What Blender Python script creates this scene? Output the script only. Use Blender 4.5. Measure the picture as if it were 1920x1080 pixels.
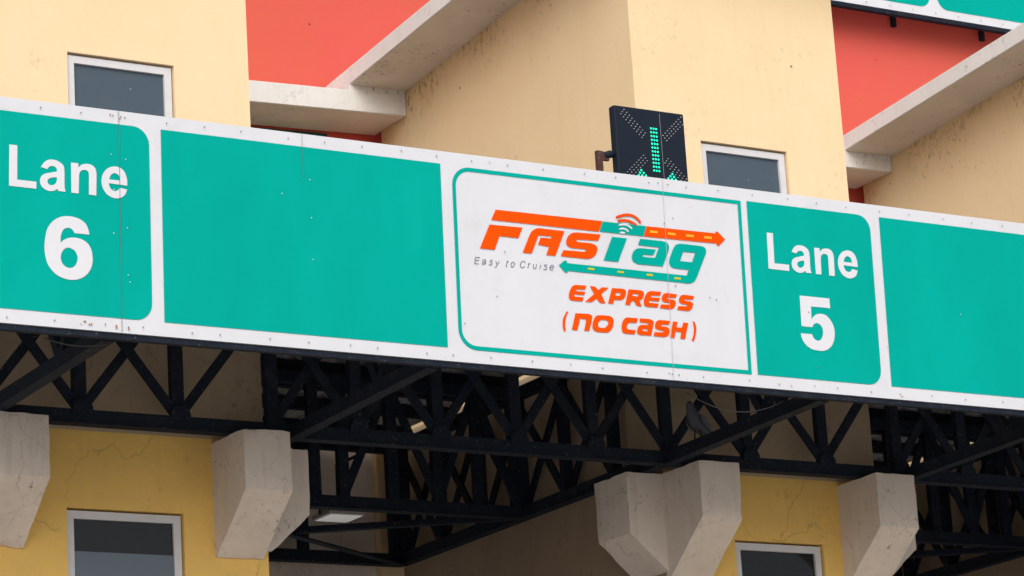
import bpy, bmesh, math, random
from mathutils import Vector, Matrix, Quaternion, noise
from mathutils.geometry import tessellate_polygon

random.seed(7)
sc = bpy.context.scene
for o in list(bpy.data.objects):
    bpy.data.objects.remove(o)
COL = sc.collection
R = math.radians

# ------------------------------------------------------------------ camera
YAW, PITCH, ROLL = R(31.96417), R(15.32842), R(3.63645)
fwd = Vector((math.sin(YAW) * math.cos(PITCH), math.cos(YAW) * math.cos(PITCH), math.sin(PITCH)))
rt = Vector((math.cos(YAW), -math.sin(YAW), 0))
dn = fwd.cross(rt)
r2 = math.cos(ROLL) * rt + math.sin(ROLL) * dn
d2 = -math.sin(ROLL) * rt + math.cos(ROLL) * dn
cam_d = bpy.data.cameras.new('camera')
cam = bpy.data.objects.new('camera', cam_d)
COL.objects.link(cam)
cam.matrix_world = Matrix(((r2.x, -d2.x, -fwd.x, 0), (r2.y, -d2.y, -fwd.y, 0), (r2.z, -d2.z, -fwd.z, 1.7), (0, 0, 0, 1)))
cam_d.sensor_width = 36
cam_d.lens = 5959.99 / 1920 * 36
cam_d.clip_start = 0.1
cam_d.clip_end = 3000
sc.camera = cam

# ------------------------------------------------------------------ sky, sun, exposure
SUN_EL, SUN_AZ = R(35), R(212)          # azimuth clockwise from +Y: veiled sun in front of the plaza, a little to the left
world = bpy.data.worlds.new('World')
sc.world = world
world.use_nodes = True
wn = world.node_tree
wn.nodes.clear()
sky = wn.nodes.new('ShaderNodeTexSky')
sky.sky_type = 'NISHITA'
sky.sun_disc = False
sky.sun_elevation = SUN_EL
sky.sun_rotation = SUN_AZ
sky.air_density = 1.0
sky.dust_density = 4.0
sky.ozone_density = 1.0
hs = wn.nodes.new('ShaderNodeHueSaturation')
hs.inputs['Saturation'].default_value = 0.35
bg = wn.nodes.new('ShaderNodeBackground')
bg.inputs['Strength'].default_value = 0.15
wo = wn.nodes.new('ShaderNodeOutputWorld')
wn.links.new(sky.outputs[0], hs.inputs['Color'])
wn.links.new(hs.outputs[0], bg.inputs['Color'])
wn.links.new(bg.outputs[0], wo.inputs['Surface'])

sun_d = bpy.data.lights.new('sun', 'SUN')
sun_d.energy = 1.35
sun_d.angle = R(48)
sun_d.color = (1.0, 0.96, 0.90)
sun = bpy.data.objects.new('sun', sun_d)
COL.objects.link(sun)
to_sun = Vector((math.sin(SUN_AZ) * math.cos(SUN_EL), math.cos(SUN_AZ) * math.cos(SUN_EL), math.sin(SUN_EL)))
sun.rotation_euler = to_sun.to_track_quat('Z', 'Y').to_euler()
sun.location = (8, -20, 40)

vs = sc.view_settings
vs.view_transform = 'Standard'
vs.look = 'None'
vs.gamma = 1.0
vs.exposure = 0.04
vs.use_curve_mapping = False
sc.cycles.use_denoising = True
sc.cycles.max_bounces = 8
sc.cycles.diffuse_bounces = 5

# ------------------------------------------------------------------ materials
def new_mat(name):
    m = bpy.data.materials.new(name)
    m.use_nodes = True
    nt = m.node_tree
    b = nt.nodes['Principled BSDF']
    return m, nt, b

def mixc(nt, fac, a, b, blend='MIX'):
    n = nt.nodes.new('ShaderNodeMix')
    n.data_type = 'RGBA'
    n.blend_type = blend
    for sock, v in ((n.inputs[0], fac), (n.inputs[6], a), (n.inputs[7], b)):
        if hasattr(v, 'is_linked'):
            nt.links.new(v, sock)
        elif isinstance(v, (int, float)):
            sock.default_value = v
        else:
            sock.default_value = (*v, 1)
    return n.outputs[2]

def pos(nt, scale=(1, 1, 1)):
    g = nt.nodes.new('ShaderNodeNewGeometry')
    mp = nt.nodes.new('ShaderNodeMapping')
    mp.inputs['Scale'].default_value = scale
    nt.links.new(g.outputs['Position'], mp.inputs['Vector'])
    return mp.outputs[0]

def nz(nt, vec, scale, detail=4, rough=0.55, dist=0.0):
    n = nt.nodes.new('ShaderNodeTexNoise')
    n.inputs['Scale'].default_value = scale
    n.inputs['Detail'].default_value = detail
    n.inputs['Roughness'].default_value = rough
    n.inputs['Distortion'].default_value = dist
    nt.links.new(vec, n.inputs['Vector'])
    return n.outputs['Fac']

def ramp(nt, fac, lo, hi, a=0.0, b=1.0):
    n = nt.nodes.new('ShaderNodeMapRange')
    n.inputs['From Min'].default_value = lo
    n.inputs['From Max'].default_value = hi
    n.inputs['To Min'].default_value = a
    n.inputs['To Max'].default_value = b
    nt.links.new(fac, n.inputs['Value'])
    return n.outputs[0]

def mul(nt, a, b):
    n = nt.nodes.new('ShaderNodeMath')
    n.operation = 'MULTIPLY'
    for s, v in ((n.inputs[0], a), (n.inputs[1], b)):
        if hasattr(v, 'is_linked'):
            nt.links.new(v, s)
        else:
            s.default_value = v
    return n.outputs[0]

def bump(nt, b, h, strength=0.3, dist=0.01):
    n = nt.nodes.new('ShaderNodeBump')
    n.inputs['Strength'].default_value = strength
    n.inputs['Distance'].default_value = dist
    nt.links.new(h, n.inputs['Height'])
    nt.links.new(n.outputs[0], b.inputs['Normal'])

def plaster(name, base, dark, stain=0.25, under_ledge=False, crack=0.0, mold=0.0, rough=0.85, streak=0.2, seed=0.0, crack_scale=2.2):
    """painted plaster or concrete: mottling, runs, specks, mould patches, hairline cracks"""
    m, nt, b = new_mat(name)
    p = pos(nt)
    big = nz(nt, p, 1.3 + seed, 5, 0.6)
    c = mixc(nt, ramp(nt, big, 0.35, 0.72, 0, stain), base, dark)
    run = nz(nt, pos(nt, (7, 7, 0.55)), 1.6 + seed, 5, 0.65)
    c = mixc(nt, ramp(nt, run, 0.52, 0.78, 0, streak), c, dark)
    fine = nz(nt, p, 34, 3, 0.6)
    c = mixc(nt, ramp(nt, fine, 0.3, 0.7, 0.0, 0.10), c, dark)
    vo = nt.nodes.new('ShaderNodeTexVoronoi')
    vo.inputs['Scale'].default_value = 3.2 + seed
    nt.links.new(p, vo.inputs['Vector'])
    speck = ramp(nt, vo.outputs['Distance'], 0.028, 0.04, 1, 0)
    c = mixc(nt, mul(nt, speck, 0.75), c, (0.05, 0.035, 0.03))
    if mold:
        a = nz(nt, p, 1.7 + seed, 2, 0.5)
        f = nz(nt, pos(nt, (1, 1, 0.7)), 24, 6, 0.75)
        mk = mul(nt, ramp(nt, a, 0.5, 0.68), ramp(nt, f, 0.56, 0.66))
        c = mixc(nt, mul(nt, mk, mold), c, (0.05, 0.05, 0.045))
    if under_ledge:
        # mould and run-off that starts at the sloping roof slab and creeps down the wall
        g = nt.nodes.new('ShaderNodeNewGeometry')
        dp = nt.nodes.new('ShaderNodeVectorMath')
        dp.operation = 'DOT_PRODUCT'
        nt.links.new(g.outputs['Position'], dp.inputs[0])
        dp.inputs[1].default_value = (0, 0.078, 1)
        near = ramp(nt, dp.outputs['Value'], 10.235 + 0.078 * 21.4 - 0.75, 10.235 + 0.078 * 21.4 - 0.02)
        f1 = nz(nt, pos(nt, (1, 1, 0.6)), 21, 6, 0.8)
        f2 = nz(nt, p, 2.2, 3, 0.5)
        thr = nt.nodes.new('ShaderNodeMath'); thr.operation = 'ADD'
        nt.links.new(mul(nt, near, 0.22), thr.inputs[0]); nt.links.new(mul(nt, f1, 1.0), thr.inputs[1])
        mk = mul(nt, mul(nt, ramp(nt, thr.outputs[0], 0.70, 0.80), ramp(nt, f2, 0.40, 0.62)), 0.75)
        c = mixc(nt, mk, c, (0.10, 0.085, 0.06))
        wash = mul(nt, near, ramp(nt, f2, 0.35, 0.7, 0.0, 0.4))
        c = mixc(nt, wash, c, dark)
    h = fine
    if crack:
        wob = nt.nodes.new('ShaderNodeTexNoise')
        wob.inputs['Scale'].default_value = 2.6
        wob.inputs['Detail'].default_value = 6
        nt.links.new(p, wob.inputs['Vector'])
        add = nt.nodes.new('ShaderNodeVectorMath')
        add.operation = 'MULTIPLY_ADD'
        nt.links.new(wob.outputs['Color'], add.inputs[0])
        add.inputs[1].default_value = (0.55, 0.55, 0.55)
        nt.links.new(p, add.inputs[2])
        v2 = nt.nodes.new('ShaderNodeTexVoronoi')
        v2.feature = 'DISTANCE_TO_EDGE'
        v2.inputs['Scale'].default_value = crack_scale
        nt.links.new(add.outputs[0], v2.inputs['Vector'])
        line = ramp(nt, v2.outputs['Distance'], 0.0025, 0.008, 1, 0)
        msk = ramp(nt, nz(nt, p, 1.1 + seed, 2), 0.5, 0.56)
        cf = mul(nt, mul(nt, line, msk), crack)
        c = mixc(nt, cf, c, (0.07, 0.055, 0.045))
    nt.links.new(c, b.inputs['Base Color'])
    b.inputs['Roughness'].default_value = rough
    b.inputs['Specular IOR Level'].default_value = 0.25
    bump(nt, b, h, 0.22, 0.006)
    return m

def sheet_mat(name, base, rough=0.7, vary=0.06, dirt=0.0):
    """print on aluminium panels: slight oil-canning, light grime"""
    m, nt, b = new_mat(name)
    p = pos(nt)
    dark = tuple(v * 0.80 for v in base)
    c = mixc(nt, ramp(nt, nz(nt, pos(nt, (0.9, 1, 0.35)), 1.5, 3), 0.35, 0.7, 0, vary * 6), base, dark)
    c = mixc(nt, ramp(nt, nz(nt, pos(nt, (2.1, 0, 0.12)), 1.0, 2, 0.4), 0.42, 0.56, 0, vary * 2.6), c, tuple(v * 0.86 for v in base))
    c = mixc(nt, ramp(nt, nz(nt, pos(nt, (9, 1, 1.1)), 1.0, 5, 0.65), 0.55, 0.8, 0, 0.10 + dirt * 0.4), c, dark)
    if dirt:
        g = nt.nodes.new('ShaderNodeNewGeometry')
        sx = nt.nodes.new('ShaderNodeSeparateXYZ')
        nt.links.new(g.outputs['Position'], sx.inputs[0])
        grime = mul(nt, ramp(nt, nz(nt, p, 5, 5, 0.7), 0.54, 0.75), dirt)
        c = mixc(nt, grime, c, (0.36, 0.31, 0.25))
        rust = mul(nt, ramp(nt, nz(nt, p, 16, 3, 0.6), 0.70, 0.76), dirt)
        c = mixc(nt, rust, c, (0.42, 0.18, 0.07))
        vo = nt.nodes.new('ShaderNodeTexVoronoi')
        vo.inputs['Scale'].default_value = 5.2
        nt.links.new(p, vo.inputs['Vector'])
        c = mixc(nt, mul(nt, ramp(nt, vo.outputs['Distance'], 0.02, 0.035, 1, 0), 0.5), c, (0.2, 0.19, 0.19))
    nt.links.new(c, b.inputs['Base Color'])
    b.inputs['Roughness'].default_value = rough
    b.inputs['Specular IOR Level'].default_value = 0.04
    bump(nt, b, nz(nt, pos(nt, (1, 1, 0.6)), 1.7, 2), 0.5, 0.05)
    return m

def steel(name, base, rough=0.55, worn=0.25, wornc=(0.10, 0.095, 0.09)):
    m, nt, b = new_mat(name)
    p = pos(nt)
    c = mixc(nt, ramp(nt, nz(nt, p, 9, 5, 0.65), 0.5, 0.78, 0, worn), base, wornc)
    c = mixc(nt, ramp(nt, nz(nt, p, 60, 4, 0.7), 0.63, 0.68, 0, worn * 4), c, (0.22, 0.21, 0.20))
    nt.links.new(c, b.inputs['Base Color'])
    b.inputs['Roughness'].default_value = rough
    b.inputs['Specular IOR Level'].default_value = 0.12
    bump(nt, b, nz(nt, p, 45, 3), 0.15, 0.004)
    return m

def plain(name, base, rough=0.6, metal=0.0, emit=None, estr=1.0, spec=0.5):
    m, nt, b = new_mat(name)
    c = mixc(nt, ramp(nt, nz(nt, pos(nt), 14, 4), 0.3, 0.7, 0, 0.22), base, tuple(v * 0.7 for v in base))
    nt.links.new(c, b.inputs['Base Color'])
    b.inputs['Roughness'].default_value = rough
    b.inputs['Metallic'].default_value = metal
    b.inputs['Specular IOR Level'].default_value = spec
    if emit:
        b.inputs['Emission Color'].default_value = (*emit, 1)
        b.inputs['Emission Strength'].default_value = estr
    return m

M = {}
M['cream'] = plaster('cream_paint', (0.785, 0.615, 0.390), (0.64, 0.455, 0.235), stain=0.22, mold=0.22, streak=0.18, under_ledge=True)
M['mustard'] = plaster('mustard_paint', (0.86, 0.555, 0.15), (0.50, 0.31, 0.12), stain=0.4, crack=0.3, mold=0.4, streak=0.25, seed=0.3, crack_scale=1.1)
M['red'] = plaster('red_paint', (0.63, 0.090, 0.078), (0.58, 0.12, 0.055), stain=0.45, streak=0.15, mold=0.1)
M['white_slab'] = plaster('whitewashed_slab', (0.71, 0.70, 0.69), (0.45, 0.43, 0.38), stain=0.25, mold=0.8, streak=0.25, crack=0.2, seed=0.5)
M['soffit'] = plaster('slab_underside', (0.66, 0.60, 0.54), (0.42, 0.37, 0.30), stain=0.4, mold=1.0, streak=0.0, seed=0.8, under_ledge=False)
M['corbel'] = plaster('corbel_concrete', (0.71, 0.625, 0.56), (0.46, 0.39, 0.33), stain=0.45, crack=0.35, mold=0.9, streak=0.5, seed=0.9, crack_scale=2.4)
M['shaded_cream'] = plaster('shaded_cream_paint', (0.50, 0.39, 0.27), (0.34, 0.25, 0.17), stain=0.4, mold=0.5, streak=0.3, crack=0.3)  # cream paint darkened to hold the shade under the canopy roof
M['shaded_taupe'] = plaster('shaded_side_paint', (0.34, 0.25, 0.17), (0.20, 0.14, 0.10), stain=0.5, crack=0.3, mold=0.7, streak=0.4, seed=0.4)  # brown-grey side paint, base also darkened to carry the canopy's shade
M['rear'] = plaster('rear_concrete', (0.74, 0.65, 0.58), (0.42, 0.36, 0.31), stain=0.5, mold=0.6, streak=0.5, seed=1.2)
M['white'] = sheet_mat('white_sign_sheet', (0.615, 0.625, 0.67), dirt=0.13, vary=0.02)
M['print_white'] = sheet_mat('white_print', (0.63, 0.64, 0.685), vary=0.01)
M['green'] = sheet_mat('green_print', (0.0, 0.355, 0.297), vary=0.08)
M['orange'] = sheet_mat('orange_print', (0.85, 0.075, 0.002))
M['amber'] = sheet_mat('amber_print', (0.95, 0.36, 0.03))
M['yellow'] = sheet_mat('yellow_print', (0.55, 0.50, 0.03))
M['navy'] = sheet_mat('navy_print', (0.06, 0.07, 0.12))
M['joint'] = plain('panel_joint', (0.10, 0.11, 0.11), 0.9)
M['joint_white'] = plain('panel_joint_pale', (0.42, 0.42, 0.43), 0.9)
M['screw'] = plain('screw_heads', (0.16, 0.14, 0.13), 0.6)
M['screw_white'] = plain('screw_heads_pale', (0.7, 0.74, 0.74), 0.5)
M['truss'] = steel('black_painted_steel', (0.010, 0.015, 0.026), 0.75, 0.16)
M['bracket'] = steel('rusty_bracket', (0.075, 0.035, 0.028), 0.7, 0.3)
M['frame'] = plain('aluminium_frame', (0.62, 0.61, 0.63), 0.5)
M['black_box'] = plain('signal_housing', (0.010, 0.016, 0.028), 0.6, spec=0.15)
M['led_on'] = plain('green_led', (0.0, 0.5, 0.3), 0.4, emit=(0.02, 0.95, 0.55), estr=1.15)
M['led_off'] = plain('dark_led', (0.55, 0.53, 0.56), 0.4)
M['lamp_white'] = plain('lamp_lens', (0.85, 0.86, 0.86), 0.35, emit=(1.0, 0.99, 0.96), estr=0.16)
M['lamp_grey'] = plain('lamp_body', (0.42, 0.41, 0.39), 0.5)
M['feather'] = plain('pigeon_feather', (0.055, 0.06, 0.08), 0.8)
M['feather_pale'] = plain('pigeon_wing', (0.085, 0.09, 0.105), 0.8)
M['dark_green'] = plain('dark_green_paint', (0.0, 0.07, 0.06), 0.8)
M['cable'] = plain('cable_rubber', (0.03, 0.03, 0.035), 0.6)
M['roof'] = steel('roof_sheet', (0.40, 0.40, 0.42), 0.55, 0.4, (0.10, 0.09, 0.085))

def glass_mat(name, ca, cb, ior):
    m, nt, b = new_mat(name)
    p = pos(nt)
    c = mixc(nt, ramp(nt, nz(nt, p, 5, 5, 0.7), 0.5, 0.8, 0, 0.6), ca, cb)
    vo = nt.nodes.new('ShaderNodeTexVoronoi')
    vo.inputs['Scale'].default_value = 7.0
    nt.links.new(p, vo.inputs['Vector'])
    c = mixc(nt, mul(nt, ramp(nt, vo.outputs['Distance'], 0.05, 0.07, 1, 0), 0.5), c, (0.3, 0.33, 0.36))
    nt.links.new(c, b.inputs['Base Color'])
    b.inputs['Roughness'].default_value = 0.08
    b.inputs['IOR'].default_value = ior
    bump(nt, b, nz(nt, p, 2.0, 2), 0.05, 0.01)
    return m
M['glass'] = glass_mat('dark_window_glass', (0.010, 0.011, 0.014), (0.018, 0.02, 0.024), 1.4)
M['glass_sky_low'] = glass_mat('sky_toned_lower_glass', (0.115, 0.145, 0.18), (0.14, 0.17, 0.20), 1.4)  # reflected sky painted into the lower pane, raised to offset the shade
M['glass_pale'] = glass_mat('sky_toned_glass', (0.060, 0.085, 0.112), (0.075, 0.10, 0.125), 1.4)  # blue-grey base stands in for sky reflected by the upper panes

def ground_mat():
    m, nt, b = new_mat('concrete_road')
    p = pos(nt)
    c = mixc(nt, ramp(nt, nz(nt, p, 0.35, 6, 0.6), 0.3, 0.7), (0.38, 0.37, 0.35), (0.48, 0.465, 0.44))
    c = mixc(nt, ramp(nt, nz(nt, p, 40, 3), 0.4, 0.7, 0, 0.3), c, (0.28, 0.28, 0.27))
    nt.links.new(c, b.inputs['Base Color'])
    b.inputs['Roughness'].default_value = 0.9
    bump(nt, b, nz(nt, p, 60, 4), 0.3, 0.01)
    return m
M['ground'] = ground_mat()

# ------------------------------------------------------------------ helpers
def tag(o, label=None, cat=None, group=None, kind=None):
    if label: o['label'] = label
    if cat: o['category'] = cat
    if group: o['group'] = group
    if kind: o['kind'] = kind
    return o

def thing(name, loc, label, cat, group=None):
    o = bpy.data.objects.new(name, None)
    COL.objects.link(o)
    o.location = loc
    o.empty_display_size = 0.3
    return tag(o, label, cat, group)

def attach(o, parent):
    if parent is not None:
        o.parent = parent
        if parent.type == 'EMPTY':
            o.matrix_parent_inverse = Matrix.Translation(-parent.location)
    return o

def mesh_obj(name, verts, faces, mat, parent=None, bevel=0.0, smooth=False):
    me = bpy.data.meshes.new(name)
    me.from_pydata([tuple(v) for v in verts], [], faces)
    bm = bmesh.new()
    bm.from_mesh(me)
    bmesh.ops.remove_doubles(bm, verts=bm.verts, dist=1e-5)
    bmesh.ops.recalc_face_normals(bm, faces=bm.faces)
    if bevel:
        ed = [e for e in bm.edges if len(e.link_faces) == 2 and e.calc_face_angle(0) > 0.3]
        bmesh.ops.bevel(bm, geom=ed, offset=bevel, segments=2, affect='EDGES', profile=0.6)
    bm.to_mesh(me)
    bm.free()
    if smooth:
        for p in me.polygons: p.use_smooth = True
    mats = mat if isinstance(mat, (list, tuple)) else [mat]
    for mm in mats: me.materials.append(M[mm])
    o = bpy.data.objects.new(name, me)
    COL.objects.link(o)
    return attach(o, parent)

class MB:
    def __init__(s):
        s.v, s.f = [], []
    def add(s, v, f):
        n = len(s.v)
        s.v += [tuple(p) for p in v]
        s.f += [tuple(i + n for i in q) for q in f]
        return s
    def box(s, x0, x1, y0, y1, z0, z1):
        return s.add([(x0, y0, z0), (x1, y0, z0), (x1, y1, z0), (x0, y1, z0), (x0, y0, z1), (x1, y0, z1), (x1, y1, z1), (x0, y1, z1)],
                     [(0, 3, 2, 1), (4, 5, 6, 7), (0, 1, 5, 4), (1, 2, 6, 5), (2, 3, 7, 6), (3, 0, 4, 7)])
    def prism(s, pts, vec):
        """closed polygon of 3-D points extruded by vec"""
        n = len(pts)
        vec = Vector(vec)
        v = [Vector(p) for p in pts] + [Vector(p) + vec for p in pts]
        f = [tuple(range(n))[::-1], tuple(range(n, 2 * n))] + [(i, (i + 1) % n, n + (i + 1) % n, n + i) for i in range(n)]
        return s.add(v, f)
    def tube(s, path, r, seg=8, cap=True):
        rings = []
        n = len(path)
        for i, p in enumerate(path):
            p = Vector(p)
            d = (Vector(path[min(i + 1, n - 1)]) - Vector(path[max(i - 1, 0)])).normalized()
            a = d.cross(Vector((0, 0, 1)))
            if a.length < 1e-3: a = d.cross(Vector((1, 0, 0)))
            a.normalize()
            b = d.cross(a)
            rr = r[i] if isinstance(r, (list, tuple)) else r
            rings.append([p + a * rr * math.cos(2 * math.pi * k / seg) + b * rr * math.sin(2 * math.pi * k / seg) for k in range(seg)])
        v = [q for ring in rings for q in ring]
        f = [(i * seg + k, i * seg + (k + 1) % seg, (i + 1) * seg + (k + 1) % seg, (i + 1) * seg + k) for i in range(n - 1) for k in range(seg)]
        if cap:
            f += [tuple(range(seg))[::-1], tuple((n - 1) * seg + k for k in range(seg))]
        return s.add(v, f)
    def build(s, name, mat, parent=None, bevel=0.0, smooth=False):
        return mesh_obj(name, s.v, s.f, mat, parent, bevel, smooth)

def box_obj(name, x0, x1, y0, y1, z0, z1, mat, parent=None, bevel=0.0):
    return MB().box(x0, x1, y0, y1, z0, z1).build(name, mat, parent, bevel)

# ------------------------------------------------------------------ ground and islands
g = mesh_obj('ground', [(-1500, -1500, 0), (1500, -1500, 0), (1500, 1500, 0), (-1500, 1500, 0)], [(0, 1, 2, 3)], 'ground')
tag(g, kind='structure')

# ------------------------------------------------------------------ toll towers
YW, YB = 18.14, 21.89           # front and back wall planes of the towers
ROOF_Z = 7.42
def roof_z(y): return 10.235 + 0.078 * (21.4 - y)

def wall_front(mb, x0, x1, z0, z1, holes, y, depth=0.075):
    xs = sorted({x0, x1, *[h[0] for h in holes], *[h[1] for h in holes]})
    zs = sorted({z0, z1, *[h[2] for h in holes], *[h[3] for h in holes]})
    for i in range(len(xs) - 1):
        for k in range(len(zs) - 1):
            cx, cz = (xs[i] + xs[i + 1]) / 2, (zs[k] + zs[k + 1]) / 2
            if any(h[0] < cx < h[1] and h[2] < cz < h[3] for h in holes): continue
            mb.add([(xs[i], y, zs[k]), (xs[i + 1], y, zs[k]), (xs[i + 1], y, zs[k + 1]), (xs[i], y, zs[k + 1])], [(0, 1, 2, 3)])
    for a, b, c, d in holes:
        e = y + depth
        mb.add([(a, y, c), (a, e, c), (a, e, d), (a, y, d)], [(0, 1, 2, 3)])
        mb.add([(b, y, c), (b, e, c), (b, e, d), (b, y, d)], [(0, 1, 2, 3)])
        mb.add([(a, y, d), (b, y, d), (b, e, d), (a, e, d)], [(0, 1, 2, 3)])
        mb.add([(a, y, c), (b, y, c), (b, e, c), (a, e, c)], [(0, 1, 2, 3)])

def window(parent, x0, x1, z0, z1, label, split=None):
    y = YW + 0.022
    w = 0.052
    a, b, c, d = x0 + 0.004, x1 - 0.011, z0 + 0.004, z1 - 0.013
    mb = MB()
    yy = y + 0.045
    # mitred frame of four lengths
    o = [(a, c), (b, c), (b, d), (a, d)]
    i = [(a + w, c + w), (b - w, c + w), (b - w, d - w), (a + w, d - w)]
    for k in range(4):
        p, q, r_, s_ = o[k], o[(k + 1) % 4], i[(k + 1) % 4], i[k]
        mb.prism([(p[0], y, p[1]), (q[0], y, q[1]), (r_[0], y, r_[1]), (s_[0], y, s_[1])], (0, yy - y, 0))
    fr = mb.build('window', 'frame', parent, bevel=0.003)
    fr['label'] = label
    if split:
        box_obj('pane', a + w - 0.01, b - w + 0.01, y + 0.022, y + 0.030, split, d - w + 0.01, 'glass', fr)
        box_obj('pane', a + w - 0.01, b - w + 0.01, y + 0.016, y + 0.026, c + w - 0.01, split + 0.004, 'glass_sky_low', fr)
    else:
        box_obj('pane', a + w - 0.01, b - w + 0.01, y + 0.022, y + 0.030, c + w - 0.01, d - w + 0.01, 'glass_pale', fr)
    box_obj('backing', x0, x1, YW + 0.077, YW + 0.09, z0, z1, 'joint', fr)

def corbel_profile(zt, zf, zb, proj):
    return [(0, zt), (proj, zt), (proj, zf), (0.02, zb), (0, zb)]

def rough_prism(name, prof, vec, mat, parent, seed, amp=0.003, chip=0.024):
    """cast concrete block: outline swept along vec in short steps, faces uneven, arrises chipped"""
    P = [Vector(p) for p in prof]
    ring = []
    for i in range(len(P)):
        a, b = P[i], P[(i + 1) % len(P)]
        n = max(1, int((b - a).length / 0.035))
        for k in range(n): ring.append((a.lerp(b, k / n), k == 0))
    C = sum(P, Vector()) / len(P)
    vec = Vector(vec)
    nc = max(6, int(vec.length / 0.035))
    v = []
    for j in range(nc + 1):
        for p, corner in ring:
            q = p + vec * (j / nc)
            d = noise.noise_vector(q * 9 + Vector((seed, 0, 0))) * amp
            edge = (j in (0, nc)) or corner
            if edge:
                c = max(0.0, noise.noise(q * 6.5 + Vector((0, seed, 0))) - 0.18) * chip
                d = d + ((C + vec * 0.5) - q).normalized() * (c + 0.004)
            v.append(q + d)
    m = len(ring)
    f = [(j * m + i, j * m + (i + 1) % m, (j + 1) * m + (i + 1) % m, (j + 1) * m + i) for j in range(nc) for i in range(m)]
    f += [tuple(range(m))[::-1], tuple(nc * m + i for i in range(m))]
    o = mesh_obj(name, v, f, mat, parent)
    for e in o.data.edges: e.use_edge_sharp = False
    bm = bmesh.new(); bm.from_mesh(o.data)
    bmesh.ops.triangulate(bm, faces=[q for q in bm.faces if len(q.verts) > 4])
    for q in bm.faces: q.smooth = True
    for e in bm.edges: e.smooth = not (len(e.link_faces) == 2 and e.calc_face_angle(0) > 0.42)
    bm.to_mesh(o.data); bm.free()
    return o

def front_corbel(parent, x0, x1, zb=5.545):
    pts = [(x0, YW + 0.02 - d if d == 0 else YW - d, z) for d, z in corbel_profile(6.30, 5.905, zb, 0.475)]
    return rough_prism('corbel', pts, (x1 - x0, 0, 0), 'corbel', parent, x0 * 3.1)

def side_corbel(parent, x, sgn, y0, y1, zb=5.60):
    pts = [(x - sgn * 0.02 if d == 0 else x + sgn * d, y0, z) for d, z in corbel_profile(6.30, 5.86, zb, 0.32)]
    return rough_prism('corbel', pts, (0, y1 - y0, 0), 'corbel', parent, x * 5.3)

def tower(x0, x1, upper, lower, label, corb, ledges=(0.52, 0.42), group=None):
    t = thing('toll_tower', ((x0 + x1) / 2, (YW + YB) / 2, 0), label, 'tower', 'cream toll towers standing between the lanes')
    ZM = 6.33
    mb = MB(); wall_front(mb, x0, x1, 0, ZM, lower, YW); mb.build('lower_wall', 'mustard', t)
    mb = MB(); wall_front(mb, x0, x1, ROOF_Z, roof_z(YW), upper, YW); mb.build('upper_wall', 'cream', t)
    mb = MB(); wall_front(mb, x0, x1, ZM, ROOF_Z, [], YW); mb.build('middle_wall', 'shaded_cream', t)
    for x in (x0, x1):
        MB().add([(x, YW, 0), (x, YB, 0), (x, YB, ZM), (x, YW, ZM)], [(0, 1, 2, 3)]).build('lower_side_wall', 'shaded_taupe', t)
        MB().add([(x, YW, ZM), (x, YB, ZM), (x, YB, ROOF_Z), (x, YW, ROOF_Z)], [(0, 1, 2, 3)]).build('middle_side_wall', 'shaded_cream', t)
        MB().add([(x, YW, ROOF_Z), (x, YB, ROOF_Z), (x, YB, roof_z(YB)), (x, YW, roof_z(YW))], [(0, 1, 2, 3)]).build('upper_side_wall', 'cream', t)
    MB().add([(x0, YB, 0), (x1, YB, 0), (x1, YB, roof_z(YB)), (x0, YB, roof_z(YB))], [(0, 1, 2, 3)]).build('back_wall', 'cream', t)
    # sloping roof slab that overhangs both sides
    a, b = x0 - ledges[0], x1 + ledges[1]
    ya, yb = YW - 0.45, 21.86
    th = 0.145
    slab = MB().prism([(a, ya, roof_z(ya) + 0.004), (a, yb, roof_z(yb) + 0.004), (a, yb, roof_z(yb) + th), (a, ya, roof_z(ya) + th)], (b - a, 0, 0)).build('roof_slab', 'white_slab', t, bevel=0.006)
    MB().prism([(a + 0.012, ya + 0.012, roof_z(ya)), (a + 0.012, yb - 0.006, roof_z(yb)), (a + 0.012, yb - 0.006, roof_z(yb) + 0.006), (a + 0.012, ya + 0.012, roof_z(ya) + 0.006)], (b - a - 0.024, 0, 0)).build('underside', 'soffit', slab)
    for w in upper: window(t, *w, 'white framed dark window above the long sign')
    for w in lower: window(t, *w, 'white framed dark window under the canopy', w[3] - 0.275)
    for (cx0, cx1) in corb: front_corbel(t, cx0, cx1)
    side_corbel(t, x0, -1, YW - 0.012, YW + 0.41)
    side_corbel(t, x1, 1, YW - 0.012, YW + 0.41)
    return t

tower(7.27, 9.33, [(8.007, 8.775, 7.95, 8.876)], [(7.924, 8.733, 4.85, 5.828)],
      'cream and mustard toll tower behind the Lane 6 panel at the left', [(7.262, 7.618), (8.945, 9.283)])
tower(12.475, 14.36, [(13.033, 13.813, 7.95, 8.843)], [(13.05, 13.828, 4.85, 5.856)],
      'cream toll tower with a window behind the Lane 5 panel and arrow signal', [(12.455, 12.80), (13.995, 14.345)])
tower(17.505, 19.39, [(18.06, 18.84, 7.95, 8.843)], [(18.08, 18.86, 4.85, 5.856)],
      'cream tower at the right edge, only its shaded side showing', [(17.485, 17.83), (19.025, 19.375)])

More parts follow.
